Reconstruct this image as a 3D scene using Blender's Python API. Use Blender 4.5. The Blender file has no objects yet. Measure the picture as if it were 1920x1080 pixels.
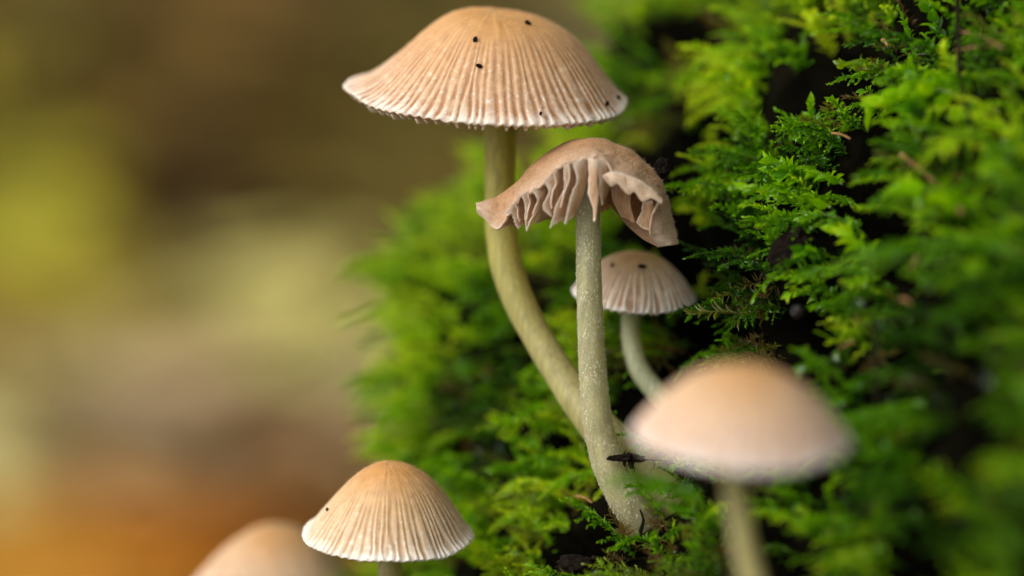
import bpy, bmesh, math, random
import numpy as np
from mathutils import Vector, Matrix

random.seed(7)
rng = np.random.default_rng(11)
sc = bpy.context.scene
sc.unit_settings.system = 'METRIC'
sc.unit_settings.scale_length = 0.01          # one unit is one centimetre: this is a macro scene

# ------------------------------------------------------------------ camera
PITCH = math.radians(14.5)
DIST = 25.0
S = 8.0 / 1920.0                              # centimetres per photo pixel in the plane of focus
FWD = np.array([0, math.cos(PITCH), -math.sin(PITCH)])
RIGHT = np.array([1.0, 0, 0])
UP = np.array([0, math.sin(PITCH), math.cos(PITCH)])
CAM = -FWD * DIST
cam_data = bpy.data.cameras.new('camera')
cam = bpy.data.objects.new('camera', cam_data)
sc.collection.objects.link(cam)
cam.location = CAM
cam.rotation_euler = (math.pi / 2 - PITCH, 0, 0)
cam_data.sensor_width = 36
cam_data.lens = 36 * DIST / 8.0
cam_data.clip_start = 0.1
cam_data.clip_end = 60000
cam_data.dof.use_dof = True
cam_data.dof.focus_distance = DIST - 0.05
APERTURE = 1.12                               # diameter of the lens opening in centimetres
cam_data.dof.aperture_fstop = cam_data.lens * 1e-3 / APERTURE
cam_data.dof.aperture_blades = 0
sc.camera = cam

# ------------------------------------------------------------------ light
SUN_EL, SUN_AZ = math.radians(42), math.radians(-64)   # azimuth from -Y (behind the camera) towards -X
sdir = Vector((math.sin(SUN_AZ) * math.cos(SUN_EL), -math.cos(SUN_AZ) * math.cos(SUN_EL), math.sin(SUN_EL)))
world = bpy.data.worlds.new('World')
sc.world = world
world.use_nodes = True
wn = world.node_tree
bg = wn.nodes['Background']
sky = wn.nodes.new('ShaderNodeTexSky')
sky.sky_type = 'NISHITA'
sky.sun_disc = False
sky.sun_elevation = SUN_EL
sky.sun_rotation = math.atan2(sdir.x, sdir.y)
sky.air_density = 1.0
sky.dust_density = 4.0
sky.ozone_density = 0.5
hs = wn.nodes.new('ShaderNodeHueSaturation')   # cloud cover: a nearly grey sky
hs.inputs['Saturation'].default_value = 0.12
wn.links.new(sky.outputs[0], hs.inputs['Color'])
wn.links.new(hs.outputs[0], bg.inputs['Color'])
bg.inputs['Strength'].default_value = 0.15
sun_d = bpy.data.lights.new('sun', 'SUN')
sun_d.energy = 1.5
sun_d.angle = math.radians(30)
sun_d.color = (1.0, 0.95, 0.86)
sun = bpy.data.objects.new('sun', sun_d)
sc.collection.objects.link(sun)
sun.rotation_euler = (-sdir).to_track_quat('-Z', 'Y').to_euler()
sun.location = sdir * 100

sc.view_settings.view_transform = 'Standard'
sc.view_settings.look = 'None'
sc.view_settings.exposure = 0.30
sc.view_settings.gamma = 1
sc.view_settings.use_curve_mapping = False
sc.cycles.use_denoising = True
sc.cycles.max_bounces = 8
sc.cycles.transparent_max_bounces = 8

# ------------------------------------------------------------------ helpers
def P(px, py, d=0.0):
    """A world point from photo pixel position and depth behind the plane of focus (cm)."""
    px, py, d = np.broadcast_arrays(np.asarray(px, float), np.asarray(py, float), np.asarray(d, float))
    k = (DIST + d) / DIST * S
    return (RIGHT * ((px - 960) * k)[..., None] + UP * ((540 - py) * k)[..., None] + FWD * d[..., None])

def to_px(p):
    p = np.asarray(p, float)
    d = p @ FWD
    k = DIST / (DIST + d) / S
    return 960 + (p @ RIGHT) * k, 540 - (p @ UP) * k, d

def vnoise(p, seed=0):
    p = np.asarray(p, float)
    i = np.floor(p).astype(np.int64)
    f = p - i
    f = f * f * (3 - 2 * f)
    def h(a, b, c):
        n = (a * 374761393 + b * 668265263 + c * 2147483647 + seed * 1274126177) & 0xffffffff
        n = ((n ^ (n >> 13)) * 1274126177) & 0xffffffff
        n = (n ^ (n >> 16)) & 0xffff
        return n / 65535.0
    r = 0
    for dx in (0, 1):
        for dy in (0, 1):
            for dz in (0, 1):
                w = (f[..., 0] if dx else 1 - f[..., 0]) * (f[..., 1] if dy else 1 - f[..., 1]) * (f[..., 2] if dz else 1 - f[..., 2])
                r = r + w * h(i[..., 0] + dx, i[..., 1] + dy, i[..., 2] + dz)
    return r

def fbm(p, seed=0, o=3):
    p = np.asarray(p, float)
    r, a, t = 0, 1.0, 0
    for k in range(o):
        r = r + a * vnoise(p * 2 ** k, seed + k)
        t += a
        a *= 0.5
    return r / t

def sstep(a, b, x):
    t = np.clip((x - a) / (b - a), 0, 1)
    return t * t * (3 - 2 * t)

def cr(pts, n, closed=False):
    """Catmull-Rom curve through pts, n samples."""
    pts = np.asarray(pts, float)
    m = len(pts)
    if closed:
        t = np.arange(n) / n * m
        idx = lambda i: pts[i % m]
    else:
        t = np.linspace(0, m - 1 - 1e-9, n)
        ext = np.vstack([2 * pts[0] - pts[1], pts, 2 * pts[-1] - pts[-2]])
        idx = lambda i: ext[i + 1]
    i = np.floor(t).astype(int)
    f = (t - i)[:, None]
    p0, p1, p2, p3 = idx(i - 1), idx(i), idx(i + 1), idx(i + 2)
    return 0.5 * (2 * p1 + (p2 - p0) * f + (2 * p0 - 5 * p1 + 4 * p2 - p3) * f ** 2 + (3 * p1 - p0 - 3 * p2 + p3) * f ** 3)

def mesh_np(name, V, F, attrs=None, smooth=True):
    V = np.ascontiguousarray(V, np.float32).reshape(-1, 3)
    F = np.ascontiguousarray(F, np.int32)
    me = bpy.data.meshes.new(name)
    n, k = F.shape
    me.vertices.add(len(V))
    me.vertices.foreach_set('co', V.ravel())
    me.loops.add(n * k)
    me.loops.foreach_set('vertex_index', F.ravel())
    me.polygons.add(n)
    me.polygons.foreach_set('loop_start', np.arange(0, n * k, k, dtype=np.int32))
    me.polygons.foreach_set('loop_total', np.full(n, k, np.int32))
    me.polygons.foreach_set('use_smooth', np.full(n, smooth, bool))
    for an, av in (attrs or {}).items():
        av = np.ascontiguousarray(av, np.float32)
        if av.ndim == 1:
            a = me.attributes.new(an, 'FLOAT', 'POINT')
            a.data.foreach_set('value', av)
        else:
            a = me.attributes.new(an, 'FLOAT_COLOR', 'POINT')
            c = np.ones((len(av), 4), np.float32)
            c[:, :3] = av
            a.data.foreach_set('color', c.ravel())
    me.update()
    me.validate()
    return me

def link(name, me, parent=None, mat=None, M=None):
    o = bpy.data.objects.new(name, me)
    sc.collection.objects.link(o)
    if mat is not None and me is not None:
        me.materials.clear()
        me.materials.append(mat)
    o.parent = parent
    if M is not None:
        o.matrix_basis = M
    return o

def tag(o, label=None, cat=None, group=None, kind=None):
    for k, v in (('label', label), ('category', cat), ('group', group), ('kind', kind)):
        if v:
            o[k] = v
    return o

def grid_faces(nu, nv, wrap_v=False):
    a = np.arange(nu * nv).reshape(nu, nv)
    if wrap_v:
        b = np.roll(a, -1, axis=1)
        q = np.stack([a[:-1], a[1:], b[1:], b[:-1]], -1)
    else:
        q = np.stack([a[:-1, :-1], a[1:, :-1], a[1:, 1:], a[:-1, 1:]], -1)
    return q.reshape(-1, 4)

def tube(pts, rad, ns=24, rough=0.0, seed=0):
    """Round tube along pts; returns V (n,ns,3), F, normals."""
    pts = np.asarray(pts, float)
    n = len(pts)
    rad = np.broadcast_to(np.asarray(rad, float), (n,))
    T = np.gradient(pts, axis=0)
    T /= np.linalg.norm(T, axis=1)[:, None]
    a = np.array([0.31, 0.93, 0.2])
    X = np.cross(T, a); X /= np.linalg.norm(X, axis=1)[:, None]
    Y = np.cross(T, X)
    th = np.arange(ns) / ns * 2 * math.pi
    N = X[:, None] * np.cos(th)[None, :, None] + Y[:, None] * np.sin(th)[None, :, None]
    R = np.repeat(rad[:, None], ns, 1)
    if rough:
        q = pts[:, None] + N * R[..., None]
        R = R * (1 + rough * (fbm(q * 6 / max(rad.max() * 6, .3), seed) - 0.5) * 2)
    V = pts[:, None] + N * R[..., None]
    return V, grid_faces(n, ns, True), N

def closed_tube_mesh(name, pts, rad, ns=10, rough=0.0, seed=0):
    V, F, N = tube(pts, rad, ns, rough, seed)
    n = V.shape[0]
    me = mesh_np(name, V, F)
    bm = bmesh.new(); bm.from_mesh(me)
    bm.verts.ensure_lookup_table()
    for r in (0, n - 1):
        vs = [bm.verts[r * ns + j] for j in range(ns)]
        f = bm.faces.new(vs); f.smooth = True
    bmesh.ops.recalc_face_normals(bm, faces=bm.faces)
    bm.to_mesh(me); bm.free()
    return me

def spikes(pos, nrm, length, width, seed=0):
    """Tiny two-faced hairs standing on a surface."""
    r = np.random.default_rng(seed)
    n = len(pos)
    a = r.normal(size=(n, 3))
    s = np.cross(nrm, a); s /= np.linalg.norm(s, axis=1)[:, None]
    d = nrm + r.normal(size=(n, 3)) * 0.45
    L = length * r.uniform(.5, 1.3, n)[:, None]
    base = pos - nrm * 0.002
    s2 = np.cross(nrm, s)
    V = np.stack([base - s * width, base + s * width, base + d * L, base - s2 * width, base + s2 * width], 1)
    k = np.arange(n)[:, None] * 5
    F = np.concatenate([k + [0, 1, 2], k + [3, 4, 2]])
    return V.reshape(-1, 3), F

# ------------------------------------------------------------------ materials
def nodes(name):
    m = bpy.data.materials.new(name)
    m.use_nodes = True
    nt = m.node_tree
    return m, nt, nt.nodes['Principled BSDF'], nt.nodes, nt.links

def attr(N, name):
    a = N.new('ShaderNodeAttribute')
    a.attribute_name = name
    return a

def ramp(N, stops, interp='LINEAR'):
    r = N.new('ShaderNodeValToRGB')
    r.color_ramp.interpolation = interp
    el = r.color_ramp.elements
    while len(el) < len(stops):
        el.new(0.5)
    for e, (p, c) in zip(el, stops):
        e.position = p
        e.color = (*c, 1) if len(c) == 3 else c
    return r

def mixc(N, L, fac, a, b, mode='MIX'):
    m = N.new('ShaderNodeMix')
    m.data_type = 'RGBA'
    m.blend_type = mode
    for s, v in ((m.inputs[0], fac), (m.inputs[6], a), (m.inputs[7], b)):
        if isinstance(v, (int, float)):
            s.default_value = v
        elif isinstance(v, tuple):
            s.default_value = (*v, 1)
        else:
            L.new(v, s)
    return m.outputs[2]

def math_n(N, L, op, a, b=None, c=None, clamp=False):
    m = N.new('ShaderNodeMath')
    m.operation = op
    m.use_clamp = clamp
    for i, v in enumerate((a, b, c)):
        if v is None:
            continue
        if isinstance(v, (int, float)):
            m.inputs[i].default_value = v
        else:
            L.new(v, m.inputs[i])
    return m.outputs[0]

def noise(N, L, scale, detail=3, rough=0.55, vec=None):
    t = N.new('ShaderNodeTexNoise')
    t.inputs['Scale'].default_value = scale
    t.inputs['Detail'].default_value = detail
    t.inputs['Roughness'].default_value = rough
    if vec is not None:
        L.new(vec, t.inputs['Vector'])
    return t.outputs['Fac']

def cap_material(name, disc, mid, low, rim, groove, speck=0.5, groove_amt=0.85):
    m, nt, b, N, L = nodes(name)
    rad = attr(N, 'rad').outputs['Fac']
    rid = attr(N, 'ridge').outputs['Fac']
    geo = N.new('ShaderNodeTexCoord').outputs['Object']
    wob = math_n(N, L, 'MULTIPLY_ADD', noise(N, L, 3.0, 3, .5, geo), 0.24, -0.12)
    r2 = math_n(N, L, 'ADD', rad, wob, clamp=True)
    base = ramp(N, [(0.0, disc), (0.22, disc), (0.5, mid), (0.82, low), (0.99, rim)])
    L.new(r2, base.inputs[0])
    # brown lines where the gills show through, pale frosted ridges between them
    g = math_n(N, L, 'SUBTRACT', 1.0, rid)
    gr = ramp(N, [(0.35, (0, 0, 0)), (0.85, (1, 1, 1))])
    L.new(g, gr.inputs[0])
    zone = ramp(N, [(0.3, (0, 0, 0)), (0.5, (.75, .75, .75)), (0.93, (1, 1, 1)), (1.0, (.45, .45, .45))])
    L.new(r2, zone.inputs[0])
    gf = math_n(N, L, 'MULTIPLY', gr.outputs[0], zone.outputs[0])
    brk = ramp(N, [(0.34, (.3, .3, .3)), (0.56, (1, 1, 1))])
    L.new(noise(N, L, 9, 2, .5, geo), brk.inputs[0])
    gf = math_n(N, L, 'MULTIPLY', gf, brk.outputs[0])
    gf = math_n(N, L, 'MULTIPLY', gf, groove_amt)
    c = mixc(N, L, gf, base.outputs[0], groove)
    # white frosting on the ridges
    fr = ramp(N, [(0.52, (0, 0, 0)), (0.72, (1, 1, 1))])
    L.new(noise(N, L, 26, 3, .6, geo), fr.inputs[0])
    rz = ramp(N, [(0.35, (0, 0, 0)), (0.75, (1, 1, 1))])
    L.new(r2, rz.inputs[0])
    ff = math_n(N, L, 'MULTIPLY', fr.outputs[0], rz.outputs[0])
    ff = math_n(N, L, 'MULTIPLY', ff, rid)
    ff = math_n(N, L, 'MULTIPLY', ff, speck)
    c = mixc(N, L, ff, c, (0.86, 0.77, 0.70))
    # faint mottling
    mo = ramp(N, [(0.3, (.82, .80, .78)), (0.7, (1.08, 1.06, 1.04))])
    L.new(noise(N, L, 12, 4, .6, geo), mo.inputs[0])
    c = mixc(N, L, 0.8, c, mo.outputs[0], 'MULTIPLY')
    L.new(c, b.inputs['Base Color'])
    b.inputs['Roughness'].default_value = 0.62
    b.inputs['Specular IOR Level'].default_value = 0.3
    b.inputs['Subsurface Weight'].default_value = 0.35
    b.inputs['Subsurface Radius'].default_value = (1.0, 0.55, 0.32)
    b.inputs['Subsurface Scale'].default_value = 0.10
    bp = N.new('ShaderNodeBump')
    bp.inputs['Strength'].default_value = 0.35
    bp.inputs['Distance'].default_value = 0.012
    L.new(noise(N, L, 38, 3, .65, geo), bp.inputs['Height'])
    L.new(bp.outputs[0], b.inputs['Normal'])
    return m

def flesh_material(name, ca, cb, pale, scale=9.0, sss=0.35, rough=0.6, streaks=False):
    """Gill and torn flesh: attribute 'edge' marks the pale torn rim."""
    m, nt, b, N, L = nodes(name)
    geo = N.new('ShaderNodeTexCoord').outputs['Object']
    c = mixc(N, L, noise(N, L, scale, 4, .6, geo), ca, cb)
    if streaks:                               # fine silky fibres running down the cap
        mp = N.new('ShaderNodeMapping')
        mp.inputs['Rotation'].default_value = (0, 0.5, 0)
        mp.inputs['Scale'].default_value = (60, 60, 9)
        L.new(geo, mp.inputs['Vector'])
        st = noise(N, L, 1.0, 3, .6, mp.outputs[0])
        sr = ramp(N, [(0.3, (.68, .64, .6)), (0.7, (1.2, 1.2, 1.2))])
        L.new(st, sr.inputs[0])
        c = mixc(N, L, .85, c, sr.outputs[0], 'MULTIPLY')
    if streaks:                               # paper-thin: some light passes through
        tr = N.new('ShaderNodeBsdfTranslucent')
        mx = N.new('ShaderNodeMixShader')
        mx.inputs[0].default_value = 0.3
        L.new(b.outputs[0], mx.inputs[1])
        L.new(tr.outputs[0], mx.inputs[2])
        L.new(mx.outputs[0], N['Material Output'].inputs['Surface'])
    e = attr(N, 'edge').outputs['Fac']
    if streaks:
        e = math_n(N, L, 'MULTIPLY', e, math_n(N, L, 'MULTIPLY_ADD', noise(N, L, 14, 3, .6, geo), 1.3, .3), clamp=True)
    c = mixc(N, L, e, c, pale)
    if streaks:
        L.new(c, tr.inputs['Color'])
    L.new(c, b.inputs['Base Color'])
    b.inputs['Roughness'].default_value = rough
    b.inputs['Specular IOR Level'].default_value = 0.35
    b.inputs['Subsurface Weight'].default_value = sss
    b.inputs['Subsurface Radius'].default_value = (1.0, 0.6, 0.4)
    b.inputs['Subsurface Scale'].default_value = 0.08
    bp = N.new('ShaderNodeBump')
    bp.inputs['Strength'].default_value = 0.4
    bp.inputs['Distance'].default_value = 0.012
    L.new(st if streaks else noise(N, L, 30, 3, .6, geo), bp.inputs['Height'])
    L.new(bp.outputs[0], b.inputs['Normal'])
    return m

def stem_material(name, top, low, specks=0.0):
    m, nt, b, N, L = nodes(name)
    geo = N.new('ShaderNodeTexCoord').outputs['Object']
    t = attr(N, 'along').outputs['Fac']
    r = ramp(N, [(0.0, top), (0.55, low), (1.0, tuple(x * .9 for x in low))])
    L.new(t, r.inputs[0])
    mo = ramp(N, [(0.3, (.70, .69, .64)), (0.72, (1.14, 1.14, 1.12))])
    mp = N.new('ShaderNodeMapping')
    mp.inputs['Scale'].default_value = (1.6, 1.6, .16)
    L.new(geo, mp.inputs['Vector'])
    L.new(noise(N, L, 16, 4, .6, mp.outputs[0]), mo.inputs[0])
    c = mixc(N, L, 1.0, r.outputs[0], mo.outputs[0], 'MULTIPLY')
    if specks:
        sp = ramp(N, [(0.55, (0, 0, 0)), (0.66, (1, 1, 1))])
        mp2 = N.new('ShaderNodeMapping')
        mp2.inputs['Scale'].default_value = (1, 1, .55)
        L.new(geo, mp2.inputs['Vector'])
        L.new(noise(N, L, 72, 2, .5, mp2.outputs[0]), sp.inputs[0])
        pz = ramp(N, [(0.35, (.15, .15, .15)), (0.6, (1, 1, 1))])
        L.new(noise(N, L, 5, 2, .5, geo), pz.inputs[0])
        c = mixc(N, L, math_n(N, L, 'MULTIPLY', math_n(N, L, 'MULTIPLY', sp.outputs[0], specks), pz.outputs[0]), c, (0.84, 0.82, 0.70))
    L.new(c, b.inputs['Base Color'])
    tr = N.new('ShaderNodeBsdfTranslucent')   # hollow, thin-walled: light comes through
    L.new(mixc(N, L, 1.0, c, (1.25, 1.25, 1.05), 'MULTIPLY'), tr.inputs['Color'])
    mx = N.new('ShaderNodeMixShader')
    mx.inputs[0].default_value = 0.38
    L.new(b.outputs[0], mx.inputs[1])
    L.new(tr.outputs[0], mx.inputs[2])
    L.new(mx.outputs[0], N['Material Output'].inputs['Surface'])
    b.inputs['Roughness'].default_value = 0.5
    b.inputs['Subsurface Weight'].default_value = 0.7
    b.inputs['Subsurface Radius'].default_value = (1.0, 0.9, 0.4)
    b.inputs['Subsurface Scale'].default_value = 0.3
    bp = N.new('ShaderNodeBump')
    bp.inputs['Strength'].default_value = 0.3
    bp.inputs['Distance'].default_value = 0.01
    L.new(noise(N, L, 40, 2, .6, geo), bp.inputs['Height'])
    L.new(bp.outputs[0], b.inputs['Normal'])
    return m

def plain_material(name, ca, cb, scale=5, rough=0.7, spec=0.4, bump=0.0, sss=0.0):
    m, nt, b, N, L = nodes(name)
    geo = N.new('ShaderNodeTexCoord').outputs['Object']
    n = noise(N, L, scale, 5, .65, geo)
    r = ramp(N, [(0.32, ca), (0.68, cb)])
    L.new(n, r.inputs[0])
    L.new(r.outputs[0], b.inputs['Base Color'])
    b.inputs['Roughness'].default_value = rough
    b.inputs['Specular IOR Level'].default_value = spec
    if sss:
        b.inputs['Subsurface Weight'].default_value = sss
        b.inputs['Subsurface Scale'].default_value = .05
    if bump:
        bp = N.new('ShaderNodeBump')
        bp.inputs['Strength'].default_value = 0.6
        bp.inputs['Distance'].default_value = bump
        L.new(n, bp.inputs['Height'])
        L.new(bp.outputs[0], b.inputs['Normal'])
    return m

def moss_material():
    """Thin wet leaves: diffuse + light passing through + a wet shine. Attribute moss: R = yellowness, G = deadness."""
    m, nt, b, N, L = nodes('moss_leaf')
    a = attr(N, 'moss')
    sep = N.new('ShaderNodeSeparateColor')
    L.new(a.outputs['Color'], sep.inputs[0])
    oi = N.new('ShaderNodeObjectInfo')                 # object colour: R - G shifts the yellowness of single fronds
    so = N.new('ShaderNodeSeparateColor')
    L.new(oi.outputs['Color'], so.inputs[0])
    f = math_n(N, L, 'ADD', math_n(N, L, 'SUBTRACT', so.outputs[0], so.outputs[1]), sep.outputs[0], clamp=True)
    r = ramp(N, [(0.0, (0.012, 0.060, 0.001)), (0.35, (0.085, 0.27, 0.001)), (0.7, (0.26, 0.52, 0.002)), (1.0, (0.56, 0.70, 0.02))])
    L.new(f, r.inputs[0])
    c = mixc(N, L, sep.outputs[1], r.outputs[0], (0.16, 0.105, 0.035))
    L.new(c, b.inputs['Base Color'])
    b.inputs['Roughness'].default_value = 0.2
    b.inputs['Specular IOR Level'].default_value = 0.32
    tr = N.new('ShaderNodeBsdfTranslucent')
    tc = mixc(N, L, 1.0, c, (1.5, 1.35, 0.4), 'MULTIPLY')
    L.new(tc, tr.inputs['Color'])
    mx = N.new('ShaderNodeMixShader')
    mx.inputs[0].default_value = 0.5
    L.new(b.outputs[0], mx.inputs[1])
    L.new(tr.outputs[0], mx.inputs[2])
    L.new(mx.outputs[0], N['Material Output'].inputs['Surface'])
    return m

def litter_material():
    m, nt, b, N, L = nodes('leaf_litter')
    a = attr(N, 'col')
    geo = N.new('ShaderNodeTexCoord').outputs['Object']
    mo = ramp(N, [(0.3, (.7, .68, .62)), (0.7, (1.15, 1.1, 1.05))])
    L.new(noise(N, L, 0.8, 4, .6, geo), mo.inputs[0])
    c = mixc(N, L, 1.0, a.outputs['Color'], mo.outputs[0], 'MULTIPLY')
    L.new(c, b.inputs['Base Color'])
    b.inputs['Roughness'].default_value = 0.8
    b.inputs['Specular IOR Level'].default_value = 0.08
    return m

M_CAP = cap_material('cap_tan', (0.50, 0.255, 0.080), (0.56, 0.325, 0.155), (0.62, 0.41, 0.27), (0.82, 0.70, 0.60), (0.36, 0.175, 0.075), .8, 1.0)
M_CAP_SMALL = cap_material('cap_pale_bell', (0.50, 0.255, 0.085), (0.60, 0.385, 0.20), (0.68, 0.50, 0.35), (0.85, 0.77, 0.69), (0.42, 0.24, 0.11), 0.8)
M_CAP_GREY = cap_material('cap_dull', (0.58, 0.32, 0.11), (0.68, 0.47, 0.29), (0.78, 0.61, 0.48), (0.90, 0.82, 0.75), (0.38, 0.21, 0.11), 0.6)
M_CAP_PEACH = cap_material('cap_peach', (0.46, 0.25, 0.10), (0.55, 0.36, 0.21), (0.60, 0.43, 0.33), (0.76, 0.68, 0.64), (0.44, 0.27, 0.17), 0.5, 0.8)
M_GILL = flesh_material('gill_flesh', (0.76, 0.54, 0.38), (0.70, 0.47, 0.31), (0.88, 0.76, 0.66))
M_TORN_SKIN = flesh_material('torn_cap_skin', (0.42, 0.225, 0.10), (0.60, 0.355, 0.185), (0.86, 0.70, 0.56), 7, .2, .65, True)
M_TORN_GILL = flesh_material('torn_gill', (0.74, 0.48, 0.29), (0.60, 0.36, 0.20), (0.90, 0.78, 0.64), 9, .22, .6, True)
M_STEM_OLIVE = stem_material('stem_olive', (0.52, 0.46, 0.06), (0.50, 0.45, 0.20))
M_STEM_GREY = stem_material('stem_speckled', (0.46, 0.45, 0.27), (0.48, 0.44, 0.25), 0.8)
M_STEM_GREEN = stem_material('stem_greenish', (0.48, 0.48, 0.28), (0.48, 0.50, 0.33), 0.3)
M_STEM_PALE = stem_material('stem_pale', (0.54, 0.48, 0.22), (0.50, 0.45, 0.22), 0.2)
M_FUZZ = plain_material('white_fuzz', (0.78, 0.72, 0.6), (0.85, 0.8, 0.7), 5, .6)
M_FUZZ_TAN = plain_material('tan_fuzz', (0.66, 0.46, 0.28), (0.78, 0.62, 0.45), 5, .6)
M_MOSS = moss_material()
M_MOSS_STEM = plain_material('moss_stem', (0.05, 0.09, 0.01), (0.10, 0.13, 0.02), 8, .5)
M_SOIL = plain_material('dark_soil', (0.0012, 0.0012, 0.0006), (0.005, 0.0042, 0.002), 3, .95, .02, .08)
M_BARK = plain_material('black_crumb', (0.0025, 0.0018, 0.0014), (0.013, 0.008, 0.005), 14, .85, .08, .03)
M_BROWN = plain_material('brown_twig', (0.16, 0.075, 0.02), (0.30, 0.15, 0.05), 10, .6, .4, .02)
M_DARKTWIG = plain_material('dark_twig', (0.004, 0.004, 0.002), (0.018, 0.015, 0.006), 10, .9, .05, .02)
M_FLOOR = plain_material('forest_soil', (0.035, 0.024, 0.008), (0.09, 0.06, 0.022), .05, .9, .2)
M_LITTER = litter_material()

# ------------------------------------------------------------------ the setting: forest floor
FLOOR_Z = -30.0
gv = np.array([[-40000, -40000, FLOOR_Z], [40000, -40000, FLOOR_Z], [40000, 40000, FLOOR_Z], [-40000, 40000, FLOOR_Z]], float)
tag(link('ground', mesh_np('ground', gv, np.array([[0, 1, 2, 3]])), None, M_FLOOR),
    'brown soil of the forest floor', 'ground', None, 'structure')

def to_floor(px, py, h=0.0):
    ray = P(px, py, 0.0) - CAM
    t = (FLOOR_Z + h - CAM[2]) / ray[..., 2]
    return CAM + ray * t[..., None]

# leaf blade: a curled, pointed oval with a raised midrib
def leaf_blade(nl=7, nw=4, curl=0.25, seed=0):
    r = random.Random(seed)
    V = []
    for i in range(nl):
        t = i / (nl - 1)
        w = 0.32 * math.sin(math.pi * min(1, t * 0.94 + 0.03)) ** 0.75
        for j in range(nw + 1):
            s = j / nw * 2 - 1
            V.append((s * w, t - 0.5, 0.10 * abs(s) * w * 3 * curl * 2 + curl * 0.35 * (t - .5) ** 2 + r.uniform(-.012, .012)))
    return np.array(V), grid_faces(nl, nw + 1)

ZONES = [  # photo position, radius (px), linear leaf colour, sun and shade mixed in
    ((10, 350), 170, (0.29, 0.28, 0.03)), ((-150, 250), 200, (0.33, 0.28, 0.03)), ((120, 480), 120, (0.24, 0.20, 0.025)),
    ((60, 60), 160, (0.17, 0.14, 0.03)), ((300, 80), 170, (0.085, 0.055, 0.012)), ((390, 290), 160, (0.035, 0.018, 0.002)),
    ((250, 250), 130, (0.11, 0.07, 0.008)), ((560, 100), 160, (0.10, 0.068, 0.013)), ((700, 260), 170, (0.11, 0.088, 0.022)),
    ((860, 60), 190, (0.10, 0.082, 0.02)), ((1150, 40), 200, (0.16, 0.14, 0.06)), ((490, 490), 180, (0.56, 0.53, 0.20)),
    ((600, 580), 140, (0.52, 0.50, 0.21)), ((300, 560), 140, (0.25, 0.19, 0.055)), ((60, 620), 110, (0.40, 0.34, 0.13)),
    ((10, 800), 110, (0.80, 0.78, 0.46)), ((-140, 800), 130, (0.60, 0.54, 0.24)), ((300, 730), 190, (0.44, 0.34, 0.22)),
    ((560, 740), 170, (0.32, 0.25, 0.16)), ((480, 860), 120, (0.26, 0.15, 0.07)), ((200, 850), 130, (0.46, 0.34, 0.19)),
    ((420, 1000), 150, (0.42, 0.15, 0.012)), ((180, 1060), 160, (0.46, 0.20, 0.025)), ((60, 1050), 140, (0.40, 0.20, 0.03)),
    ((640, 900), 130, (0.20, 0.09, 0.02)), ((330, 1180), 230, (0.34, 0.16, 0.03)),
]
zp = np.array([z[0] for z in ZONES], float) + np.array([0, 105.0])     # raised leaf edges show above the spot they lie on
zr = np.array([z[1] for z in ZONES], float); zc = np.array([z[2] for z in ZONES])
def litter(n, box, size, seed):
    r = np.random.default_rng(seed)
    allV, allF, allC = [], [], []
    shapes = [leaf_blade(curl=c, seed=k) for k, c in enumerate((.15, .3, .45))]
    base = 0
    for k in range(n):
        px, py = r.uniform(box[0], box[2]), r.uniform(box[1], box[3])
        w = np.exp(-((zp[:, 0] - px) ** 2 + (zp[:, 1] - py) ** 2) / (0.55 * zr) ** 2) + 1e-9
        inside = w.max() > 0.02
        w = w ** 2.2
        c = zc[r.choice(len(zc), p=w / w.sum())] if inside else np.array([(0.16, 0.10, 0.03), (0.10, .07, .02), (.22, .14, .04)])[r.integers(3)]
        c = c * np.array((1.0, .96, .84)) * r.uniform(.8, 1.2)
        p = to_floor(np.array(px), np.array(py), 0.15 + r.uniform(0, 1.2))
        V, F = shapes[r.integers(3)]
        s = r.uniform(*size)
        a, b_, e = r.uniform(0, 6.28), r.normal() * .22, r.normal() * .22
        Rm = np.array((Matrix.Rotation(a, 3, 'Z') @ Matrix.Rotation(b_, 3, 'X') @ Matrix.Rotation(e, 3, 'Y')))
        allV.append((V * s) @ Rm.T + p); allF.append(F + base); base += len(V)
        allC.append(np.repeat(c[None], len(V), 0))
    return np.vstack(allV), np.vstack(allF), np.vstack(allC)
V, F, C = litter(3200, (-700, -350, 2300, 1350), (4.5, 8.5), 3)
tag(link('leaf_litter', mesh_np('leaf_litter', V, F, {'col': C}), None, M_LITTER),
    'blurred carpet of brown, orange and olive fallen leaves on the forest floor', 'leaf litter', None, 'stuff')

# a few large leaves that read as patches of their own
def fallen_leaf(px, py, size, rot, tilt, col, label):
    root = link('fallen_leaf', None)
    root.location = to_floor(np.array(float(px)), np.array(float(py) + 50), 1.4)
    root.rotation_euler = (tilt, 0.1, rot)
    tag(root, label, 'leaf', 'large fallen leaves on the forest floor')
    V, F = leaf_blade(15, 8, .3, int(px))
    V = V * size
    link('blade', mesh_np('leaf_blade', V, F, {'col': np.repeat(np.array([col]), len(V), 0)}), root, M_LITTER)
    rib = np.array([(0, (t - .5) * size, .3 * .35 * (t - .5) ** 2 * size + .03) for t in np.linspace(0, 1, 12)])
    link('midrib', closed_tube_mesh('midrib', rib, np.linspace(.14, .04, 12), 6), root, M_BROWN)
    stalk = np.array([(0.3 * t * t, -.5 * size - t * size * .25, .3 * .35 * .25 * size + .2 * t) for t in np.linspace(0, 1, 6)])
    link('stalk', closed_tube_mesh('stalk', stalk, .13, 6), root, M_BROWN)
fallen_leaf(400, 1000, 12, 1.3, .25, (0.36, 0.13, 0.012), 'large rusty orange fallen leaf on the forest floor')
fallen_leaf(10, 430, 14, .4, .15, (0.21, 0.20, 0.02), 'large yellow-green fallen leaf on the forest floor')
fallen_leaf(520, 540, 13, 2.2, .08, (0.62, 0.56, 0.22), 'large pale olive fallen leaf on the forest floor')
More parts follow.
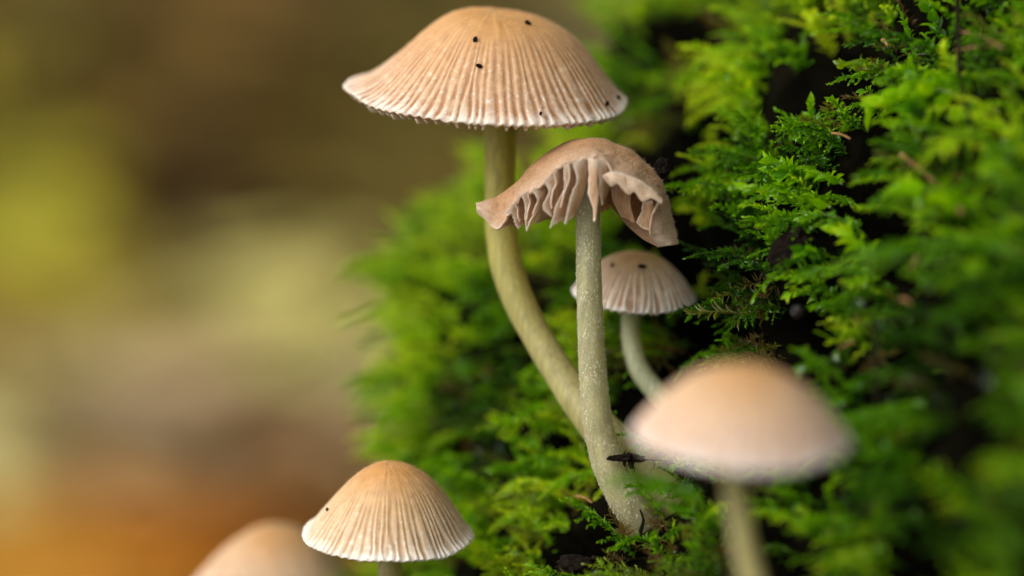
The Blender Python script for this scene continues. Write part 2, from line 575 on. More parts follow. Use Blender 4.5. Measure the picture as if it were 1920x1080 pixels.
fallen_leaf(-40, 830, 8, .9, .4, (0.62, 0.58, 0.28), 'large cream fallen leaf on the forest floor')
fallen_leaf(330, 720, 12, 1.7, .3, (0.46, 0.36, 0.24), 'large greyish pink fallen leaf on the forest floor')
fallen_leaf(390, 290, 13, .2, .2, (0.04, 0.022, 0.004), 'large dark brown rotting leaf on the forest floor')

# ------------------------------------------------------------------ the setting: the mossy bank
# rows: height (photo y), silhouette x, depth there, x where the surface crosses the plane of focus, depth at x = 1900
ROWS = np.array([
    (-1500, 1900, 5.0, 2300, 1.5), (-600, 1560, 4.6, 1900, 0.2), (0, 1400, 4.2, 1740, -0.7), (100, 1200, 4.2, 1700, -1.1), (250, 1160, 4.3, 1610, -1.6),
    (400, 1000, 4.4, 1530, -2.0), (500, 810, 4.3, 1480, -2.4), (600, 755, 4.2, 1440, -2.7), (700, 760, 4.0, 1410, -3.0),
    (800, 765, 3.6, 1350, -3.2), (900, 790, 3.2, 1285, -3.5), (1000, 790, 2.9, 1215, -3.8), (1100, 740, 2.6, 1140, -4.2), (1400, 500, 2.0, 900, -6.0),
    (2200, -100, 1.0, 500, -10.0), (4500, -900, -1.0, 0, -14.0), (7900, -1500, -2.0, -300, -17.0)], float)
def row_at(py):
    return [np.interp(py, ROWS[:, 0], ROWS[:, k]) for k in range(1, 5)]
NA, NT = 260, 300
pys = np.concatenate([np.linspace(-1500, -150, 40, endpoint=False), np.linspace(-150, 1250, 190, endpoint=False), np.linspace(1250, 7900, 70)])
B = np.zeros((NT, NA, 3))
for i, py in enumerate(pys):
    xs, ds, xf, dn = row_at(py)
    ctl = np.array([(3300, dn + 2), (2500, dn - 1.6), (1900, dn), ((1900 + xf) / 2, dn * .45), (xf, 0), ((xf * .55 + xs * .45), ds * .42),
                    (xs + 60, ds * .82), (xs, ds + .5), (xs + 160, ds + 2.4), (xs + 700, ds + 4.5), (2600, ds + 5.5), (3500, ds + 4)])
    c = cr(ctl, NA, True)
    B[i] = P(c[:, 0], np.full(NA, py), c[:, 1])
def normals_of(G):
    du = np.gradient(G, axis=0); dv = np.gradient(G, axis=1)
    n = np.cross(dv, du)
    n /= np.linalg.norm(n, axis=-1, keepdims=True) + 1e-12
    return n
BN = normals_of(B)
cen = B.mean(axis=1, keepdims=True)
if ((B - cen) * BN).sum() < 0:
    BN = -BN
bx, by, bd = to_px(B)
hollow = np.exp(-(((bx - 1230) / 150) ** 2 + ((by - 560) / 110) ** 2)) * np.where(bd < 4, 1, 0)   # behind the small mushroom
B = B - BN * (hollow * 1.0)[..., None]
lump = fbm(B * 0.9, 5, 3) - .5
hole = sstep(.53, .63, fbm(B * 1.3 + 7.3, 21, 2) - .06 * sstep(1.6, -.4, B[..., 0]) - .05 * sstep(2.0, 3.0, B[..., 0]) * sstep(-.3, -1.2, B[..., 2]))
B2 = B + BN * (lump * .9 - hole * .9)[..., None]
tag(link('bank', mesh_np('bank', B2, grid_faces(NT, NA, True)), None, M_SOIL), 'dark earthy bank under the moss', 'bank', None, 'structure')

# ------------------------------------------------------------------ moss fronds
LEAF_V = np.array([(0, 0, 0), (-.25, .38, .10), (.25, .38, .10), (0, .45, 0), (0, 1, -.10)], float)
LEAF_F = np.array([(0, 3, 1), (0, 2, 3), (1, 3, 4), (3, 2, 4)])
LEAF2_V = np.array([(0, 0, 0), (-.17, .16, .07), (.17, .16, .07), (0, .2, 0), (-.245, .40, .10), (.245, .40, .10), (0, .44, -.01), (-.16, .70, .06), (.16, .70, .06), (0, .72, -.04), (0, 1, -.13)], float)
LEAF2_F = np.array([(0, 3, 1), (0, 2, 3), (1, 3, 6), (1, 6, 4), (3, 2, 5), (3, 5, 6), (4, 6, 9), (4, 9, 7), (6, 5, 8), (6, 8, 9), (7, 9, 10), (9, 8, 10)])
def shoot_leaves(rnd, pts, n, size, spread=(60, 25), flat=0.5, taper=.45, twist=0.0, width=1.0):
    """Leaf frames (3x3 axes scaled, origin) along a stem polyline."""
    pts = np.asarray(pts)
    T = np.gradient(pts, axis=0); T /= np.linalg.norm(T, axis=1)[:, None]
    out = []
    for k in range(n):
        t = .03 + .97 * k / (n - 1)
        f = t * (len(pts) - 1); i = min(int(f), len(pts) - 2); f -= i
        p = pts[i] * (1 - f) + pts[i + 1] * f
        tg = T[i] * (1 - f) + T[i + 1] * f; tg /= np.linalg.norm(tg)
        y = np.array([0, 1.0, 0]) - tg * tg[1]; y /= np.linalg.norm(y) + 1e-9
        x = np.cross(y, tg)
        az = (k % 2) * math.pi + rnd.gauss(0, .5) if rnd.random() < flat else rnd.uniform(0, 6.283)
        rad = y * math.cos(az) + x * math.sin(az)
        a = math.radians(spread[0] * (1 - t) + spread[1] * t + rnd.gauss(0, 9))
        d = tg * math.cos(a) + rad * math.sin(a)
        nn = tg * math.sin(a) - rad * math.cos(a)
        nn = nn + np.array([rnd.gauss(0, .25) for _ in range(3)]); nn -= d * (nn @ d); nn /= np.linalg.norm(nn)
        s = np.cross(d, nn)
        L = size * (1 - taper * t) * rnd.uniform(.75, 1.2)
        out.append((np.stack([s * L * width, d * L, nn * L], 1), p, t))
    return out

def stem_curve(n, length, bend, wig, rnd):
    pts, ang, p = [], 0, np.zeros(3)
    y = 0
    for i in range(n):
        pts.append(p.copy())
        t = i / (n - 1)
        ang = bend * t ** 1.2
        y += rnd.gauss(0, wig)
        p = p + np.array([math.sin(ang), math.sin(y), math.cos(ang)]) * length / (n - 1)
    return np.array(pts)

def build_frond(seed, kind):
    """A frond of unit length growing along +Z and arching over to +X: leaf frames and stem polylines."""
    rnd = random.Random(seed)
    leaves, stems = [], []
    if kind == 'shoot':
        c = stem_curve(10, 1, rnd.uniform(.5, 1.2), .07, rnd)
        stems.append((c, .014)); leaves += shoot_leaves(rnd, c, 44, .17, (62, 22), .55)
    elif kind == 'feather':
        c = stem_curve(10, 1, rnd.uniform(.6, 1.3), .06, rnd)
        stems.append((c, .013)); leaves += shoot_leaves(rnd, c, 30, .105, (55, 25), .6)
        nb = 9
        for k in range(nb):
            t = .15 + .7 * k / (nb - 1)
            i = int(t * 9); tg = c[min(i + 1, 9)] - c[i]; tg = tg / np.linalg.norm(tg)
            sgn = 1 if k % 2 else -1
            L = .38 * (1 - .65 * t) * rnd.uniform(.8, 1.2)
            d = tg * .6 + np.array([0, sgn * .85, 0]); d /= np.linalg.norm(d)
            b = np.array([c[i] + d * L * s + np.array([.25 * L * s * s, 0, 0]) for s in np.linspace(0, 1, 4)])
            stems.append((b, .008)); leaves += shoot_leaves(rnd, b, 13, .085, (50, 20), .6)
    elif kind == 'long':
        c = stem_curve(12, 1, rnd.uniform(.35, .6), .05, rnd)
        stems.append((c, .010)); leaves += shoot_leaves(rnd, c, 64, .105, (66, 28), .8, .35)
    elif kind == 'broad':
        c = stem_curve(8, 1, rnd.uniform(.4, .9), .06, rnd)
        stems.append((c, .018)); leaves += shoot_leaves(rnd, c, 22, .34, (75, 30), .7, .25, 0, 1.15)
    else:                                    # dry: thin curling leaves
        c = stem_curve(9, 1, rnd.uniform(.3, .8), .09, rnd)
        stems.append((c, .016)); leaves += shoot_leaves(rnd, c, 30, .26, (80, 40), .6, .2, 0, .38)
    return leaves, stems, kind

def frond_arrays(fr):
    leaves, stems, kind = fr
    rnd = random.Random(3)
    Vs, Fs, Cs, base = [], [], [], 0
    for A, p, t in leaves:
        LV, LF = (LEAF2_V, LEAF2_F) if kind == 'broad' else (LEAF_V, LEAF_F)
        Vs.append(LV @ A.T + p); Fs.append(LF + base); base += len(LV)
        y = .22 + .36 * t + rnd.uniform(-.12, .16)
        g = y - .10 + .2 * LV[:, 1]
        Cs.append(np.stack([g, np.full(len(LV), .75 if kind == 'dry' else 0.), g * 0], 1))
    for c, r in stems:
        n = len(c)
        V, F, _ = tube(c, np.linspace(r, r * .4, n), 3)
        q = F + base
        Fs.append(np.concatenate([q[:, [0, 1, 2]], q[:, [0, 2, 3]]])); base += n * 3
        Vs.append(V.reshape(-1, 3)); Cs.append(np.repeat([[.3, .25, 0]], n * 3, 0))
    return np.vstack(Vs), np.vstack(Fs), np.vstack(Cs)

KINDS = ['shoot'] * 5 + ['feather'] * 5 + ['broad'] * 3 + ['dry'] * 2 + ['long'] * 5
PROTO = [build_frond(100 + k, kd) for k, kd in enumerate(KINDS)]
PARR = [frond_arrays(p) for p in PROTO]
IDX = {kd: [i for i, q in enumerate(KINDS) if q == kd] for kd in set(KINDS)}

def bank_depth(px, py):
    x, y, d = to_px(B.reshape(-1, 3))
    k = (x - px) ** 2 + (y - py) ** 2
    c = np.where(k < 45 ** 2)[0]
    c = c if len(c) else np.argsort(k)[:6]
    return float(d[c].min() if len(c) < 4 else np.percentile(d[c], 20))
def on_bank(px, py, off=-.3):
    return (px, py, bank_depth(px, py) + off)

# scatter points over the part of the bank that the camera side sees
def scatter(n, seed):
    r = np.random.default_rng(seed)
    u = r.uniform(0, NT - 2, n); a = r.uniform(0, NA, n)
    i = u.astype(int); j = a.astype(int) % NA; fu = (u - i)[:, None]; fa = (a - np.floor(a))[:, None]; j2 = (j + 1) % NA
    def lerp(G):
        return (G[i, j] * (1 - fu) + G[i + 1, j] * fu) * (1 - fa) + (G[i, j2] * (1 - fu) + G[i + 1, j2] * fu) * fa
    area = np.linalg.norm(np.cross(B[i + 1, j] - B[i, j], B[i, j2] - B[i, j]), axis=1)
    pos = lerp(B2); nrm = lerp(BN); nrm /= np.linalg.norm(nrm, axis=1)[:, None]
    hl = lerp(hole[..., None])[:, 0]
    return pos, nrm, hl, area
pos, nrm, hl, area = scatter(420000, 5)
px, py, dd = to_px(pos)
view = (CAM - pos); view /= np.linalg.norm(view, axis=1)[:, None]
facing = (nrm * view).sum(1)
infr = (px > 560) & (px < 2120) & (py > -200) & (py < 1280)
near = (px > 200) & (px < 2700) & (py > -700) & (py < 2100)
rr = np.random.default_rng(9)
dens = np.where(infr, 52.0, np.where(near, 10.0, 0.0)) * np.where(facing > -.35, 1, .0) * np.where(hl > .12, .04, 1.0)
cell = area.mean() * (NT - 2) * NA / len(area)                # mean area of surface per sample
clear = (px > 1040) & (px < 1400) & (py > 430) & (py < 640) & (dd < 1.5)      # the hollow where the small mushroom stands
clear |= (px > 1120) & (px < 1290) & (py > 760) & (py < 990) & (dd < .9)      # where the stems come out of the bank
dens = np.where(clear, 0, dens)
pr = dens * cell * area / area.mean()
keep = rr.uniform(size=len(pr)) < pr
pos, nrm, hl, px, py, dd, infr = pos[keep], nrm[keep], hl[keep], px[keep], py[keep], dd[keep], infr[keep]
nf = len(pos)

def basis(nrm, r, lift, spread):
    d = nrm + np.array([0, 0, lift]) + r.normal(size=3) * spread
    d /= np.linalg.norm(d)
    g = np.array([0, 0, -1.0]) + r.normal(size=3) * .35
    x = g - d * (g @ d); x /= np.linalg.norm(x)
    y = np.cross(d, x)
    return np.stack([x, y, d], 1)

# what grows where: dry brown moss at the foot of the stems, broad wet leaves high on the bank
deadness = np.exp(-(((px - 1230) / 170) ** 2 + ((py - 1000) / 75) ** 2)) + .75 * np.exp(-(((px - 1370) / 70) ** 2 + ((py - 570) / 60) ** 2))
deadness += .7 * sstep(.58, .72, fbm(pos * .9 + 3.1, 77, 2)) + .12
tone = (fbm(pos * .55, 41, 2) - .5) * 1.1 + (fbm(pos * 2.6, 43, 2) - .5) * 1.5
tone = tone + .12 * sstep(2.0, -.5, pos[:, 0]) - .12 * sstep(2.0, 3.6, pos[:, 0])      # side light put into the moss colour: yellower left, deeper green right
kinds, mats, sizes = [], [], []
for k in range(nf):
    q = rr.uniform()
    broad = .10 + .5 * math.exp(-(((px[k] - 1700) / 90) ** 2 + ((py[k] - 180) / 45) ** 2))
    kd = 'dry' if q < .45 * deadness[k] else ('broad' if rr.uniform() < broad else ('shoot' if rr.uniform() < .55 else 'feather'))
    sz = {'shoot': rr.uniform(.30, .55), 'feather': rr.uniform(.38, .75), 'broad': rr.uniform(.26, .45), 'dry': rr.uniform(.25, .45)}[kd]
    if not infr[k]:
        sz *= 1.5
    kinds.append(IDX[kd][rr.integers(len(IDX[kd]))])
    mats.append(basis(nrm[k], rr, .30, .38)); sizes.append(sz)
sizes = np.array(sizes)

# the fronds that show largest become things of their own
score = sizes * 25 / (25 + dd) * np.where((px > 680) & (px < 1900) & (py > 20) & (py < 1060), 1, 0) * (1 - hl) * (1 - .6 * np.abs(lump.mean())) \
        * np.where(np.abs(dd) < 1.0, 1.35, 1) * rr.uniform(.7, 1.3, nf)
order = np.argsort(-score)
single = set(order[:285].tolist())

allV, allF, allC, base = [], [], [], 0
for k in range(nf):
    if k in single:
        continue
    V, F, C = PARR[kinds[k]]
    allV.append((V * sizes[k]) @ mats[k].T + (pos[k] - nrm[k] * .04)); allF.append(F + base); base += len(V)
    C = C.copy()
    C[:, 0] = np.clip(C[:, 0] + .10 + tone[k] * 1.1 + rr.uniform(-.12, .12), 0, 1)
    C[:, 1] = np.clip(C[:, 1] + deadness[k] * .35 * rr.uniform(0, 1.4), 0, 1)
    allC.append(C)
mossV, mossF, mossC = np.vstack(allV), np.vstack(allF), np.vstack(allC)
print('moss fronds', nf, 'triangles', len(mossF))
tag(link('moss', mesh_np('moss', mossV, mossF, {'moss': mossC}, False), None, M_MOSS),
    'dense green carpet of feathery moss covering the bank', 'moss', None, 'stuff')

frond_mesh = []
for i, (V, F, C) in enumerate(PARR):
    me = mesh_np('moss_frond', V, F, {'moss': C}, False)
    me.materials.append(M_MOSS)
    frond_mesh.append(me)
leaf_unit = {}
for kd, y, de in (('shoot', .5, 0), ('long', .55, 0), ('feather', .5, 0), ('broad', .6, 0), ('dry', .4, .75)):
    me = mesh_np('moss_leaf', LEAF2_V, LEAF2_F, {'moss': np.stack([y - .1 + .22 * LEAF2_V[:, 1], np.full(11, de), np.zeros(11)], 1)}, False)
    me.materials.append(M_MOSS)
    leaf_unit[kd] = me
stem_unit = []
for fr in PROTO:
    Vs, Fs, b0 = [], [], 0
    for c, r in fr[1]:
        V, F, _ = tube(c, np.linspace(r, r * .4, len(c)), 5)
        Vs.append(V.reshape(-1, 3)); Fs.append(F + b0); b0 += V.shape[0] * 5
    me = mesh_np('moss_stem', np.vstack(Vs), np.vstack(Fs)); me.materials.append(M_MOSS_STEM)
    stem_unit.append(me)

def M4(A, p):
    m = np.eye(4); m[:3, :3] = A; m[:3, 3] = p
    return Matrix(m.tolist())

def detailed_frond(proto, A, p, label, group=None):
    """A frond whose leaves are objects of their own."""
    kd = KINDS[proto]
    root = link('moss_frond', None, None, None, M4(A, p))
    tag(root, label, 'moss frond', group)
    link('stem', stem_unit[proto], root)
    for LA, lp, t in PROTO[proto][0]:
        lf = link('leaf', leaf_unit[kd], root, None, M4(LA, lp))
        v = .12 * t + random.uniform(-.14, .14)
        lf.color = (min(1, 1 + v), min(1, 1 - v), 1, 1)
    return root

PLACES = [((1330, 330), 'beside the torn cap'), ((1500, 470), 'around the dark clod'), ((1520, 610), 'around the black bead'), ((1770, 400), 'around the brown twig stub'),
          ((1830, 110), 'around the orange root threads'), ((1660, 740), 'around the dark upright stalk'), ((900, 560), 'behind the long curved stem'),
          ((800, 790), 'above the bell-shaped cap'), ((1200, 1020), 'at the foot of the speckled stem'), ((1580, 990), 'below the peach cap'),
          ((970, 1000), 'between the bell-shaped cap and the speckled stem'), ((1240, 140), 'beside the drooping tip of the largest cap'),
          ((1660, 240), 'below the wet broad-leaved frond'), ((1560, 60), 'on the upper edge of the bank'), ((1840, 830), 'below the glinting water drop'),
          ((1800, 600), 'above the glinting water drop')]
FKIND = {'shoot': 'slender moss shoot', 'feather': 'feathery moss frond',
         'broad': 'broad-leaved moss rosette', 'dry': 'withered moss shoot'}
def tint(o, v):
    o.color = (min(1, 1 + v), min(1, 1 - v), 1, 1)
n_det = 0
for k in order[:285]:
    A, p = mats[k] * sizes[k] * 1.12, pos[k] - nrm[k] * .04
    kd = KINDS[kinds[k]]
    sharp = abs(dd[k]) < .55
    where = min(PLACES, key=lambda q: (q[0][0] - px[k]) ** 2 + (q[0][1] - py[k]) ** 2)[1]
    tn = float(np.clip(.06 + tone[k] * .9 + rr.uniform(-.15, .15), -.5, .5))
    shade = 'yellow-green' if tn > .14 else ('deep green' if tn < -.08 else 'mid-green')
    if kd == 'dry':
        shade = 'brownish'
    lab = ('crisp ' if sharp else 'blurred ') + shade + ' ' + FKIND[kd] + ' ' + where
    grp = shade + ' ' + kd + ' moss ' + where
    if sharp and n_det < 26 and kd != 'feather':
        o = detailed_frond(kinds[k], A, p, lab, grp); n_det += 1
        for ch in o.children:
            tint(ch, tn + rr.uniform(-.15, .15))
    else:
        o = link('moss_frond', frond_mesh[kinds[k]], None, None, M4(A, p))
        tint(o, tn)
        tag(o, lab, 'moss frond', grp)

# fronds that stand out singly in the photograph: tip and root positions read off it
def frond_between(kd, root_px, tip_px, label, which=0, scale=1.0, detail=True):
    a, b = P(*root_px), P(*tip_px)
    proto = IDX[kd][which]
    tipv = PROTO[proto][1][0][0][-1]
    L = np.linalg.norm(b - a)
    z = (b - a) / L
    sc_ = L / np.linalg.norm(tipv)
    g = np.array([0, 0, -1.0]); x = g - z * (g @ z); x /= np.linalg.norm(x); y = np.cross(z, x)
    # turn the proto so that its tip lies on the chord
    ang = math.atan2(tipv[0], tipv[2])
    x2 = x * math.cos(ang) + z * math.sin(ang); z2 = z * math.cos(ang) - x * math.sin(ang)
    A = np.stack([x2, y, z2], 1) * sc_ * scale
    if detail:
        return detailed_frond(proto, A, a, label)
    o = link('moss_frond', frond_mesh[proto], None, None, M4(A, a))
    return tag(o, label, 'moss frond')
frond_between('long', on_bank(1580, 345, -.2), on_bank(1405, 325, -.75), 'bright moss shoot pointing away from the bank, beside the torn cap', 1)
frond_between('long', on_bank(1560, 390, -.1), on_bank(1365, 355, -.4), 'blurred pale moss shoot just under the bright pointing shoot', 2)
frond_between('broad', on_bank(1790, 175, -.25), on_bank(1640, 200, -.55), 'wet translucent moss frond with broad leaves high on the bank', 0)
frond_between('broad', on_bank(1800, 150, -.2), on_bank(1700, 165, -.5), 'broad-leaved moss frond above the wet translucent one', 1)
frond_between('dry', (1440, 600, .1), (1300, 580, .0), 'dry curly moss tip beside the margin of the small bent mushroom', 0)
frond_between('dry', (1430, 560, .25), (1330, 545, .1), 'dry moss tip just above the curly one', 1)
frond_between('feather', on_bank(1620, 440, -.2), on_bank(1490, 415, -.5), 'feathery moss frond reaching over the dark clod', 0, 1, False)
frond_between('feather', on_bank(1640, 520, -.2), on_bank(1490, 530, -.5), 'feathery moss frond between the dark clod and the black bead', 1, 1, False)
frond_between('broad', on_bank(1640, 480, -.2), on_bank(1545, 430, -.5), 'pale broad-leaved moss sprig above the black bead', 2)
frond_between('long', (800, 570, 3.9), (630, 605, 3.4), 'blurred moss shoot reaching furthest out over the leaf litter', 0)
frond_between('long', (840, 500, 4.1), (725, 525, 3.8), 'blurred moss shoot on the upper shoulder of the bank', 3)
frond_between('feather', (860, 720, 3.6), (650, 735, 3.2), 'blurred grey-green moss frond above the small bell-shaped cap', 2, 1, False)
frond_between('feather', (850, 810, 3.4), (660, 790, 3.0), 'blurred moss frond low on the bank above the bell-shaped cap', 3, 1, False)
frond_between('long', (1420, 880, -.3), (1310, 870, -.35), 'thin moss shoot under the margin of the peach mushroom', 4)
frond_between('broad', on_bank(1830, 400, -.2), on_bank(1705, 355, -.6), 'glossy moss sprig beside the brown twig', 1)
frond_between('broad', on_bank(1920, 260, -.25), on_bank(1850, 235, -.55), 'small pale moss star next to the hanging dark strand', 2)
frond_between('broad', (1275, 1080, -.1), (1235, 1035, -.1), 'green moss sprig at the foot of the speckled stem', 0)
# near blurred sprays that cross in front of other things
frond_between('feather', (1330, 960, -2.2), (1120, 905, -2.8), 'blurred moss spray crossing in front of the speckled stem', 1, 1, False)
frond_between('feather', (1920, 480, -3.0), (1560, 505, -2.6), 'blurred moss spray hanging in front of the sharp moss', 4, 1, False)

# ------------------------------------------------------------------ mushrooms
PROF_A = [(0, 1), (.12, .995), (.25, .96), (.36, .87), (.48, .70), (.60, .50), (.72, .31), (.83, .16), (.92, .07), (1.0, .03)]     # slack, flaring out
PROF_B = [(0, 1), (.16, .99), (.32, .955), (.46, .88), (.58, .77), (.70, .60), (.80, .42), (.88, .27), (.94, .165), (1.0, .085)]    # rounded shoulder
PROF_C = [(0, 1), (.10, .985), (.22, .935), (.35, .84), (.48, .72), (.61, .57), (.73, .40), (.84, .235), (.93, .10), (1.0, .0)]   # bell
PROF_D = [(0, 1), (.12, .99), (.26, .955), (.40, .88), (.54, .76), (.67, .60), (.78, .44), (.88, .26), (.95, .13), (1.0, .02)]

PROF_E = [(0, 1), (.10, .985), (.22, .93), (.35, .835), (.48, .71), (.60, .565), (.71, .42), (.80, .30), (.87, .205), (.93, .14), (1.0, .085)]
PROF_F = [(0, 1), (.12, .985), (.26, .945), (.40, .865), (.53, .755), (.65, .61), (.75, .46), (.83, .325), (.89, .22), (.94, .145), (1.0, .08)]

class Cap:
    def __init__(s, cx, cy, d, Rpx, Hpx, n, roll, left, right, seed, ridge=.010, jag=.016, pitch=0.0, wave=.012):
        k = (DIST + d) / DIST * S
        s.c = P(cx, cy, d); s.R = Rpx * k; s.H = Hpx * k; s.n = n; s.seed = seed; s.ridge = ridge; s.jag = jag; s.wave = wave
        s.left = cr(left, 200); s.right = cr(right, 200)
        s.M = np.array(Matrix.Rotation(roll, 3, Vector((0, 1, 0))) @ Matrix.Rotation(pitch, 3, Vector((1, 0, 0))))
    def local(s, u, th, ridges=True):
        """u, th arrays -> local xyz, groove phase"""
        i = np.clip(u, 0, 1) * 199
        i0 = np.floor(i).astype(int); i1 = np.minimum(i0 + 1, 199); f = (i - i0)[..., None]
        pl = s.left[i0] * (1 - f) + s.left[i1] * f
        pr = s.right[i0] * (1 - f) + s.right[i1] * f
        w = (.5 + .5 * np.cos(th))[..., None]
        q = pl * (1 - w) + pr * w
        ct = np.stack([np.cos(th) * 1.3, np.sin(th) * 1.3, th * 0 + s.seed], -1)
        wob = (vnoise(ct * 1.5, s.seed) - .5) * 2
        r = s.R * q[..., 0] * (1 + wob * s.wave * u ** 2)
        z = s.H * q[..., 1] + (vnoise(ct * 2.2 + 5, s.seed + 1) - .5) * 2 * s.wave * 1.6 * s.R * u ** 3
        cn = np.stack([np.cos(th) * 5, np.sin(th) * 5, u * 1.6], -1)
        ph = s.phase(th, u)
        rd = .5 + .5 * np.cos(ph)
        fine = fbm(np.stack([np.cos(th) * 9, np.sin(th) * 9, u * 7], -1), s.seed + 8, 2) - .5
        am = s.ridge * sstep(.28, .75, u) * (.6 + .8 * vnoise(cn * .7 + 3, s.seed + 6))
        if ridges:
            disp = am * (rd - .5) * 2 + fine * .010 * s.R
            r = r + disp * (.55 + .3 * u); z = z + disp * .7
            z = z - s.jag * sstep(.955, 1.0, u) * ((1 - rd) ** 2 + .5 * (vnoise(cn * 3, s.seed + 9) - .3))
        return np.stack([r * np.cos(th), r * np.sin(th), z], -1), rd
    def phase(s, th, u):
        a = np.stack([np.cos(th) * 5, np.sin(th) * 5, u * 1.6], -1)
        b = np.stack([np.cos(th) * 16, np.sin(th) * 16, u * 3.5], -1)
        return s.n * th + (vnoise(a, s.seed + 3) - .5) * 6.5 + (vnoise(b, s.seed + 4) - .5) * 4.2
    def world(s, p):
        return p @ s.M.T + s.c
    def mesh(s, nr=64, per=8):
        na = s.n * per
        th = np.arange(na) / na * 2 * math.pi
        u = np.linspace(0.004, 1, nr) ** .92
        U, TH = np.meshgrid(u, th, indexing='ij')
        p, rd = s.local(U, TH)
        W = s.world(p)
        return W, U, rd
    def groove_angles(s):
        """angles at the margin where the gills meet the cap"""
        th = np.linspace(0, 2 * math.pi, s.n * 40, endpoint=False)
        ph = s.phase(th, th * 0 + 1)
        k = np.floor((ph - math.pi) / (2 * math.pi))
        return th[1:][np.diff(k) > 0]

def gill_mesh(cap, th, depth, lip, rnd):
    us = np.array([.16, .3, .45, .6, .7, .78, .84, .89, .93, .96, .98, 1.0])
    p, _ = cap.local(us, np.full(12, th), False)
    t = (us - .16) / .84
    dep = depth * cap.R * np.sin(np.pi * np.clip(t * .93 + .03, 0, 1)) ** .7 * (1 - sstep(.55, .95, t)) + lip * (sstep(.5, .85, t) - .75 * sstep(.90, 1.0, t)) * rnd.uniform(.75, 1.2)
    top = p.copy(); top[:, 2] -= .018; top[:, :2] *= .985
    bot = top.copy(); bot[:, 2] -= dep; bot[-1, :2] *= .985
    side = np.array([-math.sin(th), math.cos(th), 0])
    mid = (top + bot) / 2 + side * rnd.uniform(-.012, .012)
    w = .011
    rows = [top + side * w, mid + side * w, bot + side * w * .9, bot - side * w * .9, mid - side * w, top - side * w]
    V = np.stack(rows, 1)
    F = grid_faces(12, 6, True)
    e = np.zeros((12, 6)); e[:, 2:4] = .55; e[-2:, :] = np.maximum(e[-2:, :], .55)
    V = cap.world(V.reshape(-1, 3))
    V = np.concatenate([V]); 
    F = np.vstack([F, [[66, 67, 70, 71]], [[67, 68, 69, 70]]])
    return mesh_np('gill', V, F, {'edge': e.ravel()})

def fuzz_on(grid, n, length, width, seed, lo=0, hi=None, lean=None):
    r = np.random.default_rng(seed)
    G = grid; N_ = normals_of(G)
    c = G.reshape(-1, 3).mean(0)
    hi = hi or G.shape[0] - 1
    i = lo + np.minimum((np.sqrt(r.uniform(size=n)) * (hi - lo)).astype(int), hi - lo - 1); j = r.integers(0, G.shape[1] - 1, n)
    f, g = r.uniform(size=(n, 1)), r.uniform(size=(n, 1))
    p = (G[i, j] * (1 - f) + G[i + 1, j] * f) * (1 - g) + (G[i, j + 1] * (1 - f) + G[i + 1, j + 1] * f) * g
    nn = N_[i, j].copy()
    return p, nn

def make_mushroom(label, base, cap, mat_cap, stem_pts, stem_w, mat_stem, gill_depth=.13, lip=.035, per=8, nr=64, fuzz=0, gills=True):
    """stem_pts: (photo x, y, depth) from the cap down to the root; stem_w: width in px along it"""
    root = link('mushroom', None)
    root.location = P(*base)
    bpy.context.view_layer.update()
    inv = Matrix.Translation(-root.location)
    tag(root, label, 'mushroom', 'tan mushrooms on the mossy bank')
    loc = np.array(root.location)
    W, U, rd = cap.mesh(nr, per)
    me = mesh_np('cap', (W - loc).reshape(-1, 3), grid_faces(W.shape[0], W.shape[1], True), {'rad': U.ravel(), 'ridge': rd.ravel()})
    co = link('cap', me, root, mat_cap)
    so = co.modifiers.new('thickness', 'SOLIDIFY'); so.thickness = .022; so.offset = -1 if True else 1
    # make the outside face outward
    bm = bmesh.new(); bm.from_mesh(me)
    bm.faces.ensure_lookup_table()
    f = bm.faces[len(bm.faces) // 2]
    if f.normal.dot(f.calc_center_median() - Vector(cap.c - loc)) < 0:
        bmesh.ops.reverse_faces(bm, faces=bm.faces)
    bm.to_mesh(me); bm.free()
    if gills:
        rnd = random.Random(cap.seed)
        for th in cap.groove_angles():
            g = gill_mesh(cap, th, gill_depth, lip, rnd)
            g.transform(inv)
            link('gill', g, co, M_GILL)
    if fuzz:
        pos_, n_ = fuzz_on(np.concatenate([W, W[:, :1]], 1), fuzz, 0, 0, cap.seed)
        out = (pos_ - (cap.c - np.array([0, 0, cap.H])))
        n_ = np.where(((n_ * out).sum(1) < 0)[:, None], -n_, n_)
        V, F = spikes(pos_, n_, .016, .0013, 4)
        tag(link('fuzz', mesh_np('fuzz', V - loc, F), co, M_FUZZ_TAN), kind='stuff')
    add_stem(root, loc, stem_pts, stem_w, mat_stem)
    return root

